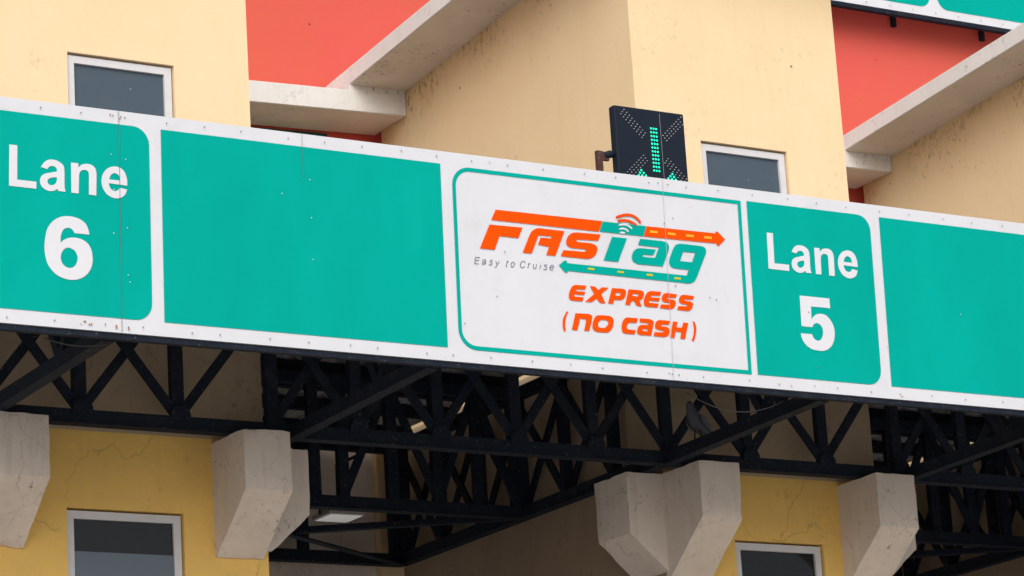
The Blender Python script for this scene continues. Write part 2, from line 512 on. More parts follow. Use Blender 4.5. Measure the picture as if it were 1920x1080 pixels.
# ------------------------------------------------------------------ rear building: red wall, ledges, beams
rb = thing('rear_building', (12, 22.1, 0), 'red rear wall with white ledges rising behind the cream towers', 'building')
box_obj('red_wall', 1.0, 26.0, 21.90, 22.30, 10.12, 14.2, 'red', rb)
for (a, b, za, zb) in ((9.335, 12.47, 9.915, 10.02), (14.365, 17.50, 10.03, 10.088)):
    s = MB().prism([(a, 21.45, za), (b, 21.45, zb), (b, 21.45, zb + 0.178), (a, 21.45, za + 0.178)], (0, 0.54, 0)).build('ledge', 'white_slab', rb, bevel=0.005)
    MB().prism([(a + 0.004, 21.462, za - 0.004), (b - 0.004, 21.462, zb - 0.004), (b - 0.004, 21.462, zb + 0.004), (a + 0.004, 21.462, za + 0.004)], (0, 0.525, 0)).build('underside', 'soffit', s)
    box_obj('ledge_pad', b - 0.515, b, 21.456, 21.886, zb + 0.12, 10.236, 'white_slab', rb)
    box_obj('red_wall', a - 0.03, b + 0.25, 22.016, 22.29, 9.40, 10.11, 'red', rb)
    zc = za + (zb - za) * (b - 0.45 - a) / (b - a)
    MB().prism([(a, 21.995, 9.42), (b - 0.45, 21.995, 9.42), (b - 0.45, 21.995, zc - 0.022), (a, 21.995, za - 0.022)], (0, 0.018, 0)).build('green_band', 'dark_green', rb)
    box_obj('beam', a - 0.03, b + 0.04, 21.98, 22.28, 6.0, 9.39, 'rear', rb)
    box_obj('pilaster', b - 0.20, b + 0.04, 21.895, 21.975, 5.0, 9.38, 'cream', rb)

# ------------------------------------------------------------------ sign boards
T = R(1.7)
ZB = 6.37
class Plane:
    def __init__(s, y, z, tilt): s.y, s.z, s.t = y, z, tilt
    def p(s, u, v, off=0.0):
        return Vector((u, s.y - v * math.sin(s.t) - off * math.cos(s.t), s.z + v * math.cos(s.t) - off * math.sin(s.t)))
SG = Plane(16.0, ZB, T)

def smooth_path(pts, n=5):
    out = []
    N = len(pts)
    for i in range(N):
        p0, p1, p2, p3 = (pts[(i + k - 1) % N] for k in range(4))
        out.append((p1[0], p1[1]))
        if not (p1[2] or p2[2]): continue
        t1 = ((p2[0] - p0[0]) / 2, (p2[1] - p0[1]) / 2) if p1[2] else (p2[0] - p1[0], p2[1] - p1[1])
        t2 = ((p3[0] - p1[0]) / 2, (p3[1] - p1[1]) / 2) if p2[2] else (p2[0] - p1[0], p2[1] - p1[1])
        # limit tangents so short spans stay calm
        L = math.hypot(p2[0] - p1[0], p2[1] - p1[1])
        for tt in (0,):
            l1, l2 = math.hypot(*t1), math.hypot(*t2)
            if l1 > 1e-9: t1 = (t1[0] / l1 * min(l1, L * 1.15), t1[1] / l1 * min(l1, L * 1.15))
            if l2 > 1e-9: t2 = (t2[0] / l2 * min(l2, L * 1.15), t2[1] / l2 * min(l2, L * 1.15))
        for k in range(1, n):
            t = k / n
            a, b, c, d = 2 * t**3 - 3 * t**2 + 1, t**3 - 2 * t**2 + t, -2 * t**3 + 3 * t**2, t**3 - t**2
            out.append((a * p1[0] + b * t1[0] + c * p2[0] + d * t2[0], a * p1[1] + b * t1[1] + c * p2[1] + d * t2[1]))
    return out

def flat(plane, conts, off):
    """filled outline with holes, lying on the sign plane"""
    cs = [[Vector((p[0], p[1], 0)) for p in c] for c in conts]
    tri = tessellate_polygon(cs)
    pts = [p for c in cs for p in c]
    return [plane.p(p.x, p.y, off) for p in pts], [tuple(t) for t in tri]

def face_up(o, want=Vector((0, -1, 0))):
    for p in o.data.polygons:
        if p.normal.dot(want) < 0: p.flip()
    o.data.update()

def sheet(name, conts, off, mat, parent, plane=None):
    mb = MB()
    for group in conts:
        v, f = flat(plane or SG, group, off)
        mb.add(v, f)
    me = bpy.data.meshes.new(name)
    me.from_pydata(mb.v, [], mb.f)
    me.materials.append(M[mat])
    o = bpy.data.objects.new(name, me)
    COL.objects.link(o)
    face_up(o)
    return attach(o, parent)

def rrect(x0, x1, y0, y1, r, corners='tl tr br bl', n=8):
    """corner order: bottom-left, bottom-right, top-right, top-left"""
    out = []
    for key, cx, cy, a0 in (('bl', x0 + r, y0 + r, 180), ('br', x1 - r, y0 + r, 270), ('tr', x1 - r, y1 - r, 0), ('tl', x0 + r, y1 - r, 90)):
        if key in corners:
            for k in range(n + 1):
                a = R(a0 + 90 * k / n)
                out.append((cx + r * math.cos(a), cy + r * math.sin(a)))
        else:
            out.append({'bl': (x0, y0), 'br': (x1, y0), 'tr': (x1, y1), 'tl': (x0, y1)}[key])
    return out

def stroke(path, w, closed=False):
    """ribbon outline along a polyline"""
    n = len(path)
    L, Rr = [], []
    for i in range(n):
        a, b = path[max(i - 1, 0)], path[min(i + 1, n - 1)]
        dx, dy = b[0] - a[0], b[1] - a[1]
        l = math.hypot(dx, dy) or 1
        nx, ny = -dy / l * w / 2, dx / l * w / 2
        L.append((path[i][0] + nx, path[i][1] + ny))
        Rr.append((path[i][0] - nx, path[i][1] - ny))
    return L, Rr

def ribbons(name, paths, w, off, mat, parent):
    mb = MB()
    for pth in paths:
        q = [(p[0], p[1], 1) for p in pth]
        if len(q) > 2:
            sm = smooth_path(q, 4)
            # smooth_path closes the loop: keep only the open stretch
            sm = sm[:(len(q) - 1) * 4 + 1]
        else:
            sm = [(p[0], p[1]) for p in q]
        L, Rr = stroke(sm, w)
        n = len(L)
        v = [SG.p(u, vv, off) for u, vv in L] + [SG.p(u, vv, off) for u, vv in Rr]
        mb.add(v, [(i, i + 1, n + i + 1, n + i) for i in range(n - 1)])
    me = bpy.data.meshes.new(name)
    me.from_pydata(mb.v, [], mb.f)
    me.materials.append(M[mat])
    o = bpy.data.objects.new(name, me)
    COL.objects.link(o)
    face_up(o)
    return attach(o, parent)

GLYPHS = {
 'L': [[(6.677,1.039,0),(6.726,1.039,0),(6.723,0.837,0),(6.84,0.837,0),(6.838,0.795,0),(6.673,0.796,0)]],
 'a': [[(6.867,0.927,0),(6.887,0.956,1),(6.91,0.973,1),(6.936,0.979,1),(6.969,0.975,1),(6.997,0.96,1),(7.009,0.942,1),(7.012,0.912,0),(7.011,0.842,0),(7.012,0.814,1),(7.018,0.797,0),(6.974,0.796,0),(6.968,0.809,0),(6.952,0.798,1),(6.926,0.791,1),(6.898,0.795,1),(6.872,0.812,1),(6.861,0.842,1),(6.868,0.87,1),(6.89,0.889,1),(6.928,0.901,1),(6.966,0.911,0),(6.964,0.926,1),(6.952,0.938,1),(6.934,0.94,1),(6.917,0.933,1),(6.906,0.919,0)],[(6.965,0.877,0),(6.938,0.872,1),(6.915,0.863,1),(6.907,0.847,1),(6.914,0.831,1),(6.932,0.826,1),(6.953,0.836,1),(6.963,0.854,1)]],
 'n': [[(7.053,0.974,0),(7.097,0.974,0),(7.099,0.95,0),(7.12,0.969,1),(7.15,0.977,1),(7.181,0.973,1),(7.203,0.954,1),(7.21,0.923,0),(7.207,0.794,0),(7.161,0.795,0),(7.163,0.907,0),(7.159,0.93,1),(7.14,0.939,1),(7.119,0.934,1),(7.105,0.918,1),(7.101,0.893,0),(7.098,0.795,0),(7.053,0.795,0)]],
 'e': [[(7.402,0.873,0),(7.4,0.912,1),(7.386,0.953,1),(7.358,0.976,1),(7.321,0.98,1),(7.282,0.965,1),(7.252,0.931,1),(7.24,0.887,1),(7.249,0.842,1),(7.274,0.808,1),(7.309,0.792,1),(7.34,0.791,1),(7.372,0.804,1),(7.389,0.822,1),(7.399,0.85,0),(7.353,0.856,0),(7.343,0.841,1),(7.324,0.833,1),(7.302,0.84,1),(7.29,0.857,1),(7.286,0.876,0)],[(7.289,0.899,0),(7.299,0.925,1),(7.321,0.94,1),(7.343,0.934,1),(7.354,0.919,1),(7.356,0.899,0)]],
 '6': [[(7.16,0.558,0),(7.151,0.597,1),(7.128,0.629,1),(7.085,0.649,1),(7.03,0.654,1),(6.978,0.642,1),(6.931,0.609,1),(6.899,0.557,1),(6.885,0.477,1),(6.888,0.413,1),(6.906,0.355,1),(6.947,0.31,1),(6.997,0.287,1),(7.052,0.282,1),(7.107,0.297,1),(7.151,0.333,1),(7.174,0.38,1),(7.178,0.426,1),(7.169,0.474,1),(7.142,0.511,1),(7.099,0.529,1),(7.051,0.53,1),(7.012,0.517,1),(6.982,0.493,0),(6.985,0.535,1),(6.999,0.569,1),(7.025,0.585,1),(7.052,0.58,1),(7.07,0.557,0)],[(7.025,0.468,1),(6.999,0.452,1),(6.984,0.419,1),(6.986,0.385,1),(7.006,0.359,1),(7.037,0.35,1),(7.067,0.364,1),(7.083,0.394,1),(7.085,0.424,1),(7.07,0.453,1),(7.049,0.465,1)]],
 '5': [[(12.166,0.637,0),(12.407,0.638,0),(12.408,0.572,0),(12.253,0.571,0),(12.249,0.484,0),(12.279,0.514,1),(12.322,0.528,1),(12.372,0.52,1),(12.41,0.483,1),(12.429,0.439,1),(12.429,0.393,1),(12.414,0.342,1),(12.38,0.302,1),(12.332,0.281,1),(12.277,0.279,1),(12.223,0.289,1),(12.182,0.317,1),(12.16,0.353,1),(12.155,0.384,0),(12.245,0.385,0),(12.255,0.362,1),(12.276,0.347,1),(12.302,0.347,1),(12.324,0.366,1),(12.336,0.401,1),(12.332,0.435,1),(12.313,0.456,1),(12.288,0.462,1),(12.265,0.452,1),(12.252,0.432,0),(12.165,0.432,0)]],
 'bar_left': [[(9.88,0.984,0),(10.664,0.989,0),(10.633,0.918,0),(9.845,0.915,0)]],
 'F': [[(9.831,0.884,0),(10.069,0.888,0),(10.035,0.817,0),(9.9,0.818,0),(9.86,0.726,0),(9.754,0.725,0)]],
 'A': [[(10.061,0.727,0),(10.123,0.853,1),(10.147,0.88,1),(10.186,0.896,1),(10.226,0.896,0),(10.376,0.895,0),(10.3,0.729,0),(10.233,0.728,0),(10.257,0.783,0),(10.175,0.789,0),(10.198,0.837,0),(10.274,0.838,0),(10.278,0.853,0),(10.183,0.85,0),(10.127,0.728,0)]],
 'S': [[(10.644,0.9,0),(10.623,0.857,0),(10.47,0.851,0),(10.458,0.842,0),(10.465,0.835,0),(10.572,0.836,0),(10.605,0.824,1),(10.614,0.798,1),(10.597,0.763,1),(10.566,0.74,1),(10.53,0.731,0),(10.338,0.731,0),(10.361,0.772,0),(10.518,0.775,0),(10.531,0.788,0),(10.522,0.793,0),(10.42,0.791,0),(10.393,0.803,1),(10.384,0.827,1),(10.401,0.865,1),(10.432,0.888,1),(10.464,0.896,0)]],
 'T': [[(10.73,0.893,0),(10.842,0.894,0),(10.766,0.734,0),(10.656,0.733,0)]],
 'ag': [[(10.943,0.901,0),(11.109,0.902,0),(11.144,0.896,1),(11.16,0.875,1),(11.159,0.853,0),(11.103,0.735,0),(10.916,0.733,0),(10.882,0.745,1),(10.87,0.773,1),(10.883,0.808,1),(10.91,0.832,1),(10.945,0.84,0),(11.057,0.841,0),(11.035,0.802,0),(10.96,0.8,0),(10.954,0.785,0),(11.047,0.785,0),(11.082,0.858,0),(10.923,0.859,0)]],
 'g': [[(11.248,0.899,0),(11.413,0.898,0),(11.44,0.888,1),(11.447,0.864,1),(11.438,0.841,0),(11.36,0.686,0),(11.339,0.658,1),(11.297,0.641,1),(11.265,0.641,0),(10.385,0.641,0),(10.384,0.629,0),(10.364,0.629,0),(10.322,0.67,0),(10.363,0.703,0),(10.382,0.707,0),(10.382,0.69,0),(11.283,0.691,0),(11.302,0.731,0),(11.2,0.731,0),(11.17,0.737,1),(11.154,0.762,1),(11.16,0.795,0),(11.186,0.85,0),(11.211,0.885,1)],[(11.268,0.848,0),(11.361,0.849,0),(11.33,0.783,0),(11.239,0.783,0)]],
 'bar_mid': [[(10.667,0.987,0),(10.993,0.989,0),(10.967,0.92,0),(10.638,0.919,0)]],
 'bar_right': [[(10.997,0.989,0),(11.528,0.994,0),(11.53,1.007,0),(11.546,1.007,0),(11.601,0.961,0),(11.552,0.914,0),(11.532,0.915,0),(11.534,0.927,0),(10.97,0.92,0)]],
 'dashes_orange': [[(11.018,0.964,0),(11.077,0.964,0),(11.076,0.948,0),(11.017,0.947,0)],[(11.155,0.964,0),(11.214,0.964,0),(11.213,0.948,0),(11.154,0.947,0)],[(11.295,0.965,0),(11.355,0.965,0),(11.354,0.949,0),(11.294,0.948,0)],[(11.435,0.967,0),(11.495,0.968,0),(11.494,0.951,0),(11.434,0.95,0)]],
 'dashes_yellow': [[(10.534,0.674,0),(10.582,0.674,0),(10.581,0.661,0),(10.534,0.661,0)],[(10.754,0.674,0),(10.802,0.674,0),(10.801,0.661,0),(10.753,0.661,0)],[(10.973,0.675,0),(11.021,0.675,0),(11.02,0.662,0),(10.972,0.662,0)],[(11.185,0.672,0),(11.234,0.672,0),(11.233,0.659,0),(11.184,0.658,0)]],
 'E1': [[(10.518,0.557,0),(10.507,0.532,0),(10.444,0.527,0),(10.434,0.515,0),(10.506,0.517,0),(10.498,0.494,0),(10.429,0.494,0),(10.421,0.486,0),(10.428,0.479,0),(10.494,0.48,0),(10.482,0.453,0),(10.413,0.452,0),(10.389,0.458,1),(10.384,0.478,1),(10.39,0.506,1),(10.41,0.541,1),(10.435,0.555,0)]],
 'X': [[(10.543,0.557,0),(10.582,0.557,0),(10.605,0.537,0),(10.633,0.557,0),(10.683,0.559,0),(10.625,0.513,0),(10.653,0.455,0),(10.612,0.455,0),(10.589,0.481,0),(10.55,0.454,0),(10.503,0.453,0),(10.572,0.509,0)]],
 'P': [[(10.708,0.559,0),(10.787,0.561,0),(10.808,0.555,1),(10.811,0.534,1),(10.797,0.502,1),(10.771,0.487,0),(10.72,0.484,0),(10.71,0.457,0),(10.672,0.457,0)],[(10.736,0.532,0),(10.766,0.533,0),(10.771,0.526,0),(10.762,0.513,0),(10.73,0.512,0)]],
 'R': [[(10.833,0.562,0),(10.923,0.563,0),(10.944,0.555,1),(10.945,0.534,1),(10.93,0.507,1),(10.91,0.497,0),(10.924,0.458,0),(10.886,0.46,0),(10.871,0.486,1),(10.855,0.489,1),(10.844,0.478,0),(10.837,0.459,0),(10.801,0.46,0)],[(10.864,0.536,0),(10.902,0.537,0),(10.907,0.532,0),(10.899,0.521,0),(10.856,0.521,0)]],
 'E2': [[(11.08,0.567,0),(11.069,0.541,0),(11.004,0.536,0),(10.994,0.524,0),(11.068,0.526,0),(11.059,0.503,0),(10.988,0.502,0),(10.98,0.495,0),(10.987,0.487,0),(11.056,0.488,0),(11.043,0.461,0),(10.972,0.46,0),(10.947,0.466,1),(10.942,0.487,1),(10.948,0.515,1),(10.97,0.55,1),(10.995,0.565,0)]],
 'S1': [[(11.2,0.561,0),(11.189,0.537,0),(11.124,0.534,0),(11.12,0.528,0),(11.129,0.524,0),(11.164,0.524,0),(11.184,0.515,1),(11.185,0.496,1),(11.169,0.469,1),(11.14,0.458,0),(11.062,0.46,0),(11.073,0.485,0),(11.137,0.488,0),(11.143,0.495,0),(11.137,0.5,0),(11.099,0.501,0),(11.082,0.511,1),(11.082,0.532,1),(11.098,0.555,1),(11.12,0.563,0)]],
 'S2': [[(11.332,0.561,0),(11.321,0.537,0),(11.255,0.534,0),(11.252,0.528,0),(11.26,0.524,0),(11.296,0.524,0),(11.316,0.515,1),(11.317,0.496,1),(11.3,0.469,1),(11.272,0.458,0),(11.193,0.46,0),(11.205,0.485,0),(11.268,0.488,0),(11.274,0.495,0),(11.268,0.5,0),(11.231,0.501,0),(11.214,0.511,1),(11.213,0.532,1),(11.229,0.555,1),(11.252,0.563,0)]],
 'lpar': [[(10.362,0.379,0),(10.375,0.379,0),(10.357,0.345,1),(10.347,0.304,1),(10.347,0.25,0),(10.334,0.249,0),(10.327,0.288,1),(10.334,0.333,1)]],
 'rpar': [[(11.309,0.394,0),(11.323,0.391,0),(11.333,0.355,1),(11.326,0.309,1),(11.308,0.264,0),(11.291,0.266,0),(11.307,0.307,1),(11.314,0.349,1)]],
 'N': [[(10.426,0.373,0),(10.525,0.376,0),(10.545,0.368,1),(10.547,0.346,1),(10.521,0.267,0),(10.483,0.266,0),(10.504,0.333,0),(10.494,0.341,0),(10.458,0.341,0),(10.434,0.264,0),(10.393,0.265,0)]],
 'O': [[(10.603,0.375,0),(10.672,0.377,0),(10.7,0.366,1),(10.706,0.337,1),(10.693,0.298,1),(10.665,0.272,1),(10.636,0.266,0),(10.579,0.266,0),(10.553,0.277,1),(10.547,0.306,1),(10.561,0.347,1),(10.579,0.368,1)],[(10.613,0.346,0),(10.65,0.348,0),(10.665,0.338,1),(10.662,0.318,1),(10.638,0.296,0),(10.601,0.294,0),(10.589,0.304,1),(10.593,0.327,1)]],
 'C': [[(10.89,0.379,0),(10.88,0.349,0),(10.827,0.346,0),(10.81,0.335,1),(10.803,0.314,1),(10.809,0.301,0),(10.868,0.3,0),(10.86,0.273,0),(10.79,0.272,0),(10.768,0.281,1),(10.764,0.314,1),(10.775,0.35,1),(10.794,0.372,1),(10.812,0.378,0)]],
 'A2': [[(10.905,0.38,0),(10.982,0.381,0),(11.006,0.371,1),(11.006,0.351,1),(10.984,0.274,0),(10.901,0.272,0),(10.881,0.281,1),(10.88,0.303,1),(10.896,0.33,1),(10.92,0.339,0),(10.958,0.341,0),(10.967,0.346,0),(10.965,0.354,0),(10.901,0.355,0)],[(10.927,0.315,0),(10.957,0.314,0),(10.962,0.31,0),(10.953,0.299,0),(10.923,0.301,0),(10.918,0.306,0)]],
 'S3': [[(11.135,0.382,0),(11.124,0.356,0),(11.068,0.354,0),(11.063,0.347,0),(11.068,0.341,0),(11.103,0.342,0),(11.124,0.331,1),(11.125,0.31,1),(11.111,0.284,1),(11.08,0.273,0),(11.001,0.274,0),(11.011,0.3,0),(11.073,0.303,0),(11.082,0.308,0),(11.074,0.315,0),(11.042,0.316,0),(11.02,0.326,1),(11.018,0.347,1),(11.031,0.371,1),(11.055,0.382,0)]],
 'H': [[(11.156,0.381,0),(11.191,0.38,0),(11.181,0.345,0),(11.222,0.345,0),(11.235,0.38,0),(11.273,0.38,0),(11.241,0.273,0),(11.204,0.273,0),(11.215,0.316,0),(11.172,0.317,0),(11.16,0.273,0),(11.127,0.273,0)]],
}
STROKES = {
 'tag': [[(9.721,0.666),(9.712,0.624)],[(9.721,0.666),(9.751,0.666)],[(9.717,0.646),(9.744,0.647)],[(9.712,0.625),(9.742,0.625)],[(9.77,0.645),(9.778,0.655),(9.79,0.656),(9.793,0.651),(9.786,0.628)],[(9.791,0.644),(9.774,0.64),(9.766,0.63),(9.771,0.625),(9.781,0.629),(9.788,0.636)],[(9.841,0.652),(9.835,0.658),(9.825,0.654),(9.823,0.646),(9.836,0.642),(9.835,0.632),(9.823,0.626),(9.815,0.633)],[(9.865,0.657),(9.871,0.632)],[(9.89,0.657),(9.871,0.629),(9.862,0.616),(9.855,0.616)],[(9.951,0.668),(9.938,0.631),(9.945,0.628)],[(9.943,0.658),(9.957,0.657)],[(9.986,0.66),(9.998,0.655),(9.996,0.641),(9.982,0.628),(9.973,0.633),(9.975,0.649),(9.986,0.66)],[(10.075,0.662),(10.072,0.671),(10.06,0.672),(10.046,0.662),(10.04,0.643),(10.046,0.631),(10.059,0.632),(10.071,0.642)],[(10.104,0.665),(10.094,0.632)],[(10.1,0.654),(10.114,0.664)],[(10.139,0.662),(10.133,0.642),(10.139,0.633),(10.15,0.639)],[(10.16,0.663),(10.15,0.633)],[(10.189,0.662),(10.18,0.633)],[(10.193,0.675),(10.193,0.672)],[(10.235,0.658),(10.229,0.665),(10.217,0.661),(10.216,0.654),(10.23,0.649),(10.228,0.638),(10.217,0.633),(10.208,0.638)],[(10.256,0.649),(10.282,0.653),(10.281,0.664),(10.269,0.666),(10.258,0.656),(10.254,0.642),(10.264,0.634),(10.278,0.641)]],
 'arc_o': [[(10.774,1.02),(10.812,1.04),(10.864,1.05),(10.908,1.042),(10.935,1.023),(10.945,1.006)],[(10.783,0.997),(10.823,1.009),(10.861,1.009),(10.892,1.0),(10.912,0.988)]],
 'arc_w': [[(10.788,0.971),(10.818,0.981),(10.853,0.978),(10.877,0.958)],[(10.789,0.946),(10.815,0.955),(10.837,0.95),(10.849,0.938)],[(10.791,0.922),(10.806,0.928),(10.825,0.923)]],
}


def shift(conts, du): return [[(p[0] + du, p[1], p[2]) for p in c] for c in conts]
def outline(key, du=0.0): return [smooth_path(c) for c in shift(GLYPHS[key], du)]

sign = thing('overhead_sign', (10, 16.0, ZB), 'long green and white lane sign board across the canopy front', 'sign')
SX = [1.1, 3.55, 6.06, 7.352, 8.545, 11.136, 13.72, 16.3, 18.9]
for i in range(len(SX) - 1):
    a, b = SX[i] + 0.0003, SX[i + 1] - 0.0003
    q = [SG.p(a, 0, 0), SG.p(b, 0, 0), SG.p(b, 1.32, 0), SG.p(a, 1.32, 0)]
    MB().prism(q, (0, 0.022, 0)).build('sign_panel', 'white', sign)

def gp(x0, x1, corners, label=None):
    o = sheet('green_field', [[rrect(x0, x1, 0.083, 1.238, 0.105, corners)]], 0.003, 'green', sign)
    if label: o['label'] = label
    return o
lane6 = gp(6.53, 7.546, 'tr br', 'green Lane 6 field with rounded right corners')
gp(4.4, 6.45, '')
gp(7.621, 9.499, '', 'blank green field between Lane 6 and the white panel')
lane5 = gp(11.792, 12.792, 'tr br', 'green Lane 5 field with rounded right corners')
gp(12.871, 14.75, '', 'blank green field right of Lane 5')
fo = rrect(9.578, 11.745, 0.080, 1.234, 0.125, 'tl bl')
fi = rrect(9.603, 11.719, 0.106, 1.209, 0.100, 'tl bl')
sheet('border_line', [[fo, fi]], 0.003, 'green', sign)

sheet('lettering', [outline(k) for k in 'Lane'], 0.006, 'print_white', lane6)['label'] = 'white word Lane'
sheet('number', [outline('6')], 0.006, 'print_white', lane6)['label'] = 'white number 6'
sheet('lettering', [outline(k, 5.2585) for k in 'Lane'], 0.006, 'print_white', lane5)['label'] = 'white word Lane'
sheet('number', [outline('5')], 0.006, 'print_white', lane5)['label'] = 'white number 5'
sheet('logo_letters', [outline(k) for k in ('bar_left', 'F', 'A', 'S', 'bar_right')], 0.005, 'orange', sign)['label'] = 'orange logo letters FAS with arrow bar'
sheet('logo_letters', [outline(k) for k in ('bar_mid', 'T', 'ag', 'g')], 0.005, 'green', sign)['label'] = 'green logo letters Tag with road arrow'
sheet('road_dash', [[[(p[0], p[1]) for p in c]] for c in GLYPHS['dashes_orange']], 0.008, 'amber', sign)
sheet('road_dash', [[[(p[0], p[1]) for p in c]] for c in GLYPHS['dashes_yellow']], 0.008, 'yellow', sign)
ribbons('signal_arc', STROKES['arc_o'], 0.0165, 0.008, 'orange', sign)
ribbons('signal_arc', STROKES['arc_w'], 0.012, 0.008, 'print_white', sign)
ribbons('tagline', STROKES['tag'], 0.0036, 0.005, 'navy', sign)['kind'] = 'stuff'
sheet('lettering', [outline(k) for k in ('E1', 'X', 'P', 'R', 'E2', 'S1', 'S2')], 0.005, 'orange', sign)['label'] = 'orange word EXPRESS'
sheet('lettering', [outline(k) for k in ('lpar', 'N', 'O', 'C', 'A2', 'S3', 'H', 'rpar')], 0.005, 'orange', sign)['label'] = 'orange words (NO CASH)'

# joints between sheets that show as thin lines
def joint(u0, v0, u1, v1, w, mat):
    sheet('panel_joint', [[[(u0 - w / 2, v0), (u0 + w / 2, v0), (u1 + w / 2, v1), (u1 - w / 2, v1)]]], 0.0095, mat, sign)
joint(7.352, 0.002, 7.3535, 1.318, 0.0028, 'joint')
joint(11.134, 0.002, 11.137, 1.318, 0.0024, 'joint_white')
joint(8.546, 1.02, 8.546, 1.318, 0.0019, 'joint')

# screw heads along the borders and joints
def screws(name, pts, r, mat, parent, plane=None):
    mb = MB()
    pl = plane or SG
    for u, v in pts:
        ring = [pl.p(u + r * math.cos(k * math.pi / 4), v + r * math.sin(k * math.pi / 4), 0.010) for k in range(8)]
        inner = [pl.p(u + r * 0.5 * math.cos(k * math.pi / 4), v + r * 0.5 * math.sin(k * math.pi / 4), 0.0115) for k in range(8)]
        mb.add(ring + inner, [(k, (k + 1) % 8, 8 + (k + 1) % 8, 8 + k) for k in range(8)] + [tuple(range(8, 16))])
    return tag(mb.build(name, mat, parent), kind='stuff')
pts = []
u = 4.5
while u < 16:
    pts.append((u + random.uniform(-0.03, 0.03), 1.281 + random.uniform(-0.006, 0.006)))
    pts.append((u + 0.1 + random.uniform(-0.05, 0.05), 0.036 + random.uniform(-0.006, 0.006)))
    u += 0.262
for s in (7.352, 11.136):
    for v in (1.281, 0.034):
        pts += [(s - 0.035, v + 0.004), (s + 0.04, v)]
pts += [(7.12, 0.045), (7.15, 0.03), (12.27, 0.165), (12.23, 0.53), (9.93, 0.72), (9.86, 0.43), (11.2, 1.06), (11.13, 1.02), (11.45, 0.56), (11.5, 0.55), (11.19, 0.615), (9.62, 0.24)]
screws('screw_heads', pts, 0.0048, 'screw', sign)
pts = []
for s in (7.352,):
    for v in (1.05, 1.03, 0.84, 0.62, 0.58, 0.34, 0.30):
        pts.append((s + random.choice((-0.045, 0.045)) + random.uniform(-0.01, 0.01), v))
for k in range(16):
    pts.append((8.6 + random.uniform(-0.02, 0.02), random.uniform(0.2, 1.1)))
pts = pts[:7] + [(8.59, 1.035), (8.592, 0.80), (8.594, 0.545), (8.40, 0.93), (13.5, 0.62)]
screws('screw_heads_pale', pts, 0.0034, 'screw_white', sign)

# rust bleeding from fixings near the joint
M['rust'] = plain('rust_bleed', (0.45, 0.19, 0.08), 0.9)
rs = []
for (u, v, r) in ((7.318, 0.028, .007), (7.395, 0.024, .006), (7.163, 0.034, .006), (7.128, 0.046, .005), (7.10, 0.03, .004), (7.30, 1.29, .005), (7.36, 1.27, .004), (12.05, 0.026, .005), (12.95, 0.02, .005), (9.85, 1.285, .004)):
    rs.append([[(u + r * (1 + 0.35 * math.sin(3 * k + u * 50)) * math.cos(k * math.pi / 6), v + r * (1.1 + 0.3 * math.cos(2 * k + v * 90)) * math.sin(k * math.pi / 6)) for k in range(12)]])
sheet('rust_spots', rs, 0.0088, 'rust', sign)['kind'] = 'stuff'

# angle iron under the board
mb = MB()
mb.box(1.1, 18.9, 16.012, 16.020, ZB - 0.036, ZB - 0.003)
mb.box(1.1, 18.9, 16.020, 16.050, ZB - 0.036, ZB - 0.028)
mb.box(1.1, 18.9, 16.004, 16.012, ZB - 0.037, ZB - 0.030)
mb.build('bottom_angle', 'truss', sign)
mb = MB(); mb.box(1.1, 18.9, 16.0, 16.06, ZB + 1.20, ZB + 1.25); mb.build('top_rail', 'truss', sign)

# upper sign on the red wall
S2 = Plane(21.60, 11.74, 0.0)
sign2 = thing('overhead_sign', (17, 21.6, 11.74), 'second green sign mounted high on the red wall, top right corner', 'sign')
x = 4.9
while x < 24.5:
    MB().prism([S2.p(x + 0.001, 0), S2.p(x + 1.29, 0), S2.p(x + 1.29, 1.32), S2.p(x + 0.001, 1.32)], (0, 0.03, 0)).build('sign_panel', 'white', sign2)
    x += 1.291
for (a, b, cn) in ((16.2, 18.27, 'br tr'), (18.36, 21.2, 'bl tl'), (13.1, 16.1, ''), (9.9, 13.0, ''), (6.5, 9.8, '')):
    sheet('green_field', [[rrect(a, b, 0.083, 1.238, 0.12, cn)]], 0.003, 'green', sign2, S2)
mb = MB(); mb.box(4.9, 24.4, 21.605, 21.66, 11.70, 11.737); mb.build('bottom_angle', 'truss', sign2)
for xx in (13.9, 15.8, 18.04, 19.10, 20.8):
    mb = MB()
    mb.box(xx - 0.022, xx + 0.022, 21.862, 21.898, 11.70, 11.95)
    mb.box(xx - 0.022, xx + 0.022, 21.632, 21.862, 11.86, 11.90)
    mb.build('bracket', 'truss', sign2)
screws('screw_heads', [(14 + 0.27 * k, 0.036) for k in range(30)], 0.006, 'screw', sign2, S2)

# ------------------------------------------------------------------ canopy trusses
unit = None
def unit_bar(bev=0.06):
    me = bpy.data.meshes.new('bar')
    bm = bmesh.new()
    bmesh.ops.create_cube(bm, size=1.0)
    bm.to_mesh(me); bm.free()
    me.materials.append(M['truss'])
    return me
BAR = unit_bar()
def angle_mesh():
    """chord: a tube with a thin projecting lower lip"""
    me = bpy.data.meshes.new('chord')
    mb = MB(); mb.box(-.5, .5, -.5, .5, -.42, .5); mb.box(-.5, .5, -.62, .62, -.5, -.42)
    me.from_pydata(mb.v, [], mb.f)
    me.materials.append(M['truss'])
    return me
CHORD = angle_mesh()

def bar(name, p, q, w, h, parent, me=None):
    p, q = Vector(p), Vector(q)
    d = q - p
    o = bpy.data.objects.new(name, me or BAR)
    COL.objects.link(o)
    x = d.normalized()
    ref = Vector((0, 0, 1)) if abs(x.z) < 0.95 else Vector((0, 1, 0))
    y = ref.cross(x).normalized()
    z = x.cross(y)
    rot = Matrix((x, y, z)).transposed().to_quaternion()
    o.rotation_mode = 'QUATERNION'
    o.rotation_quaternion = rot
    o.location = (p + q) / 2
    o.scale = (d.length, w, h)
    return attach(o, parent)

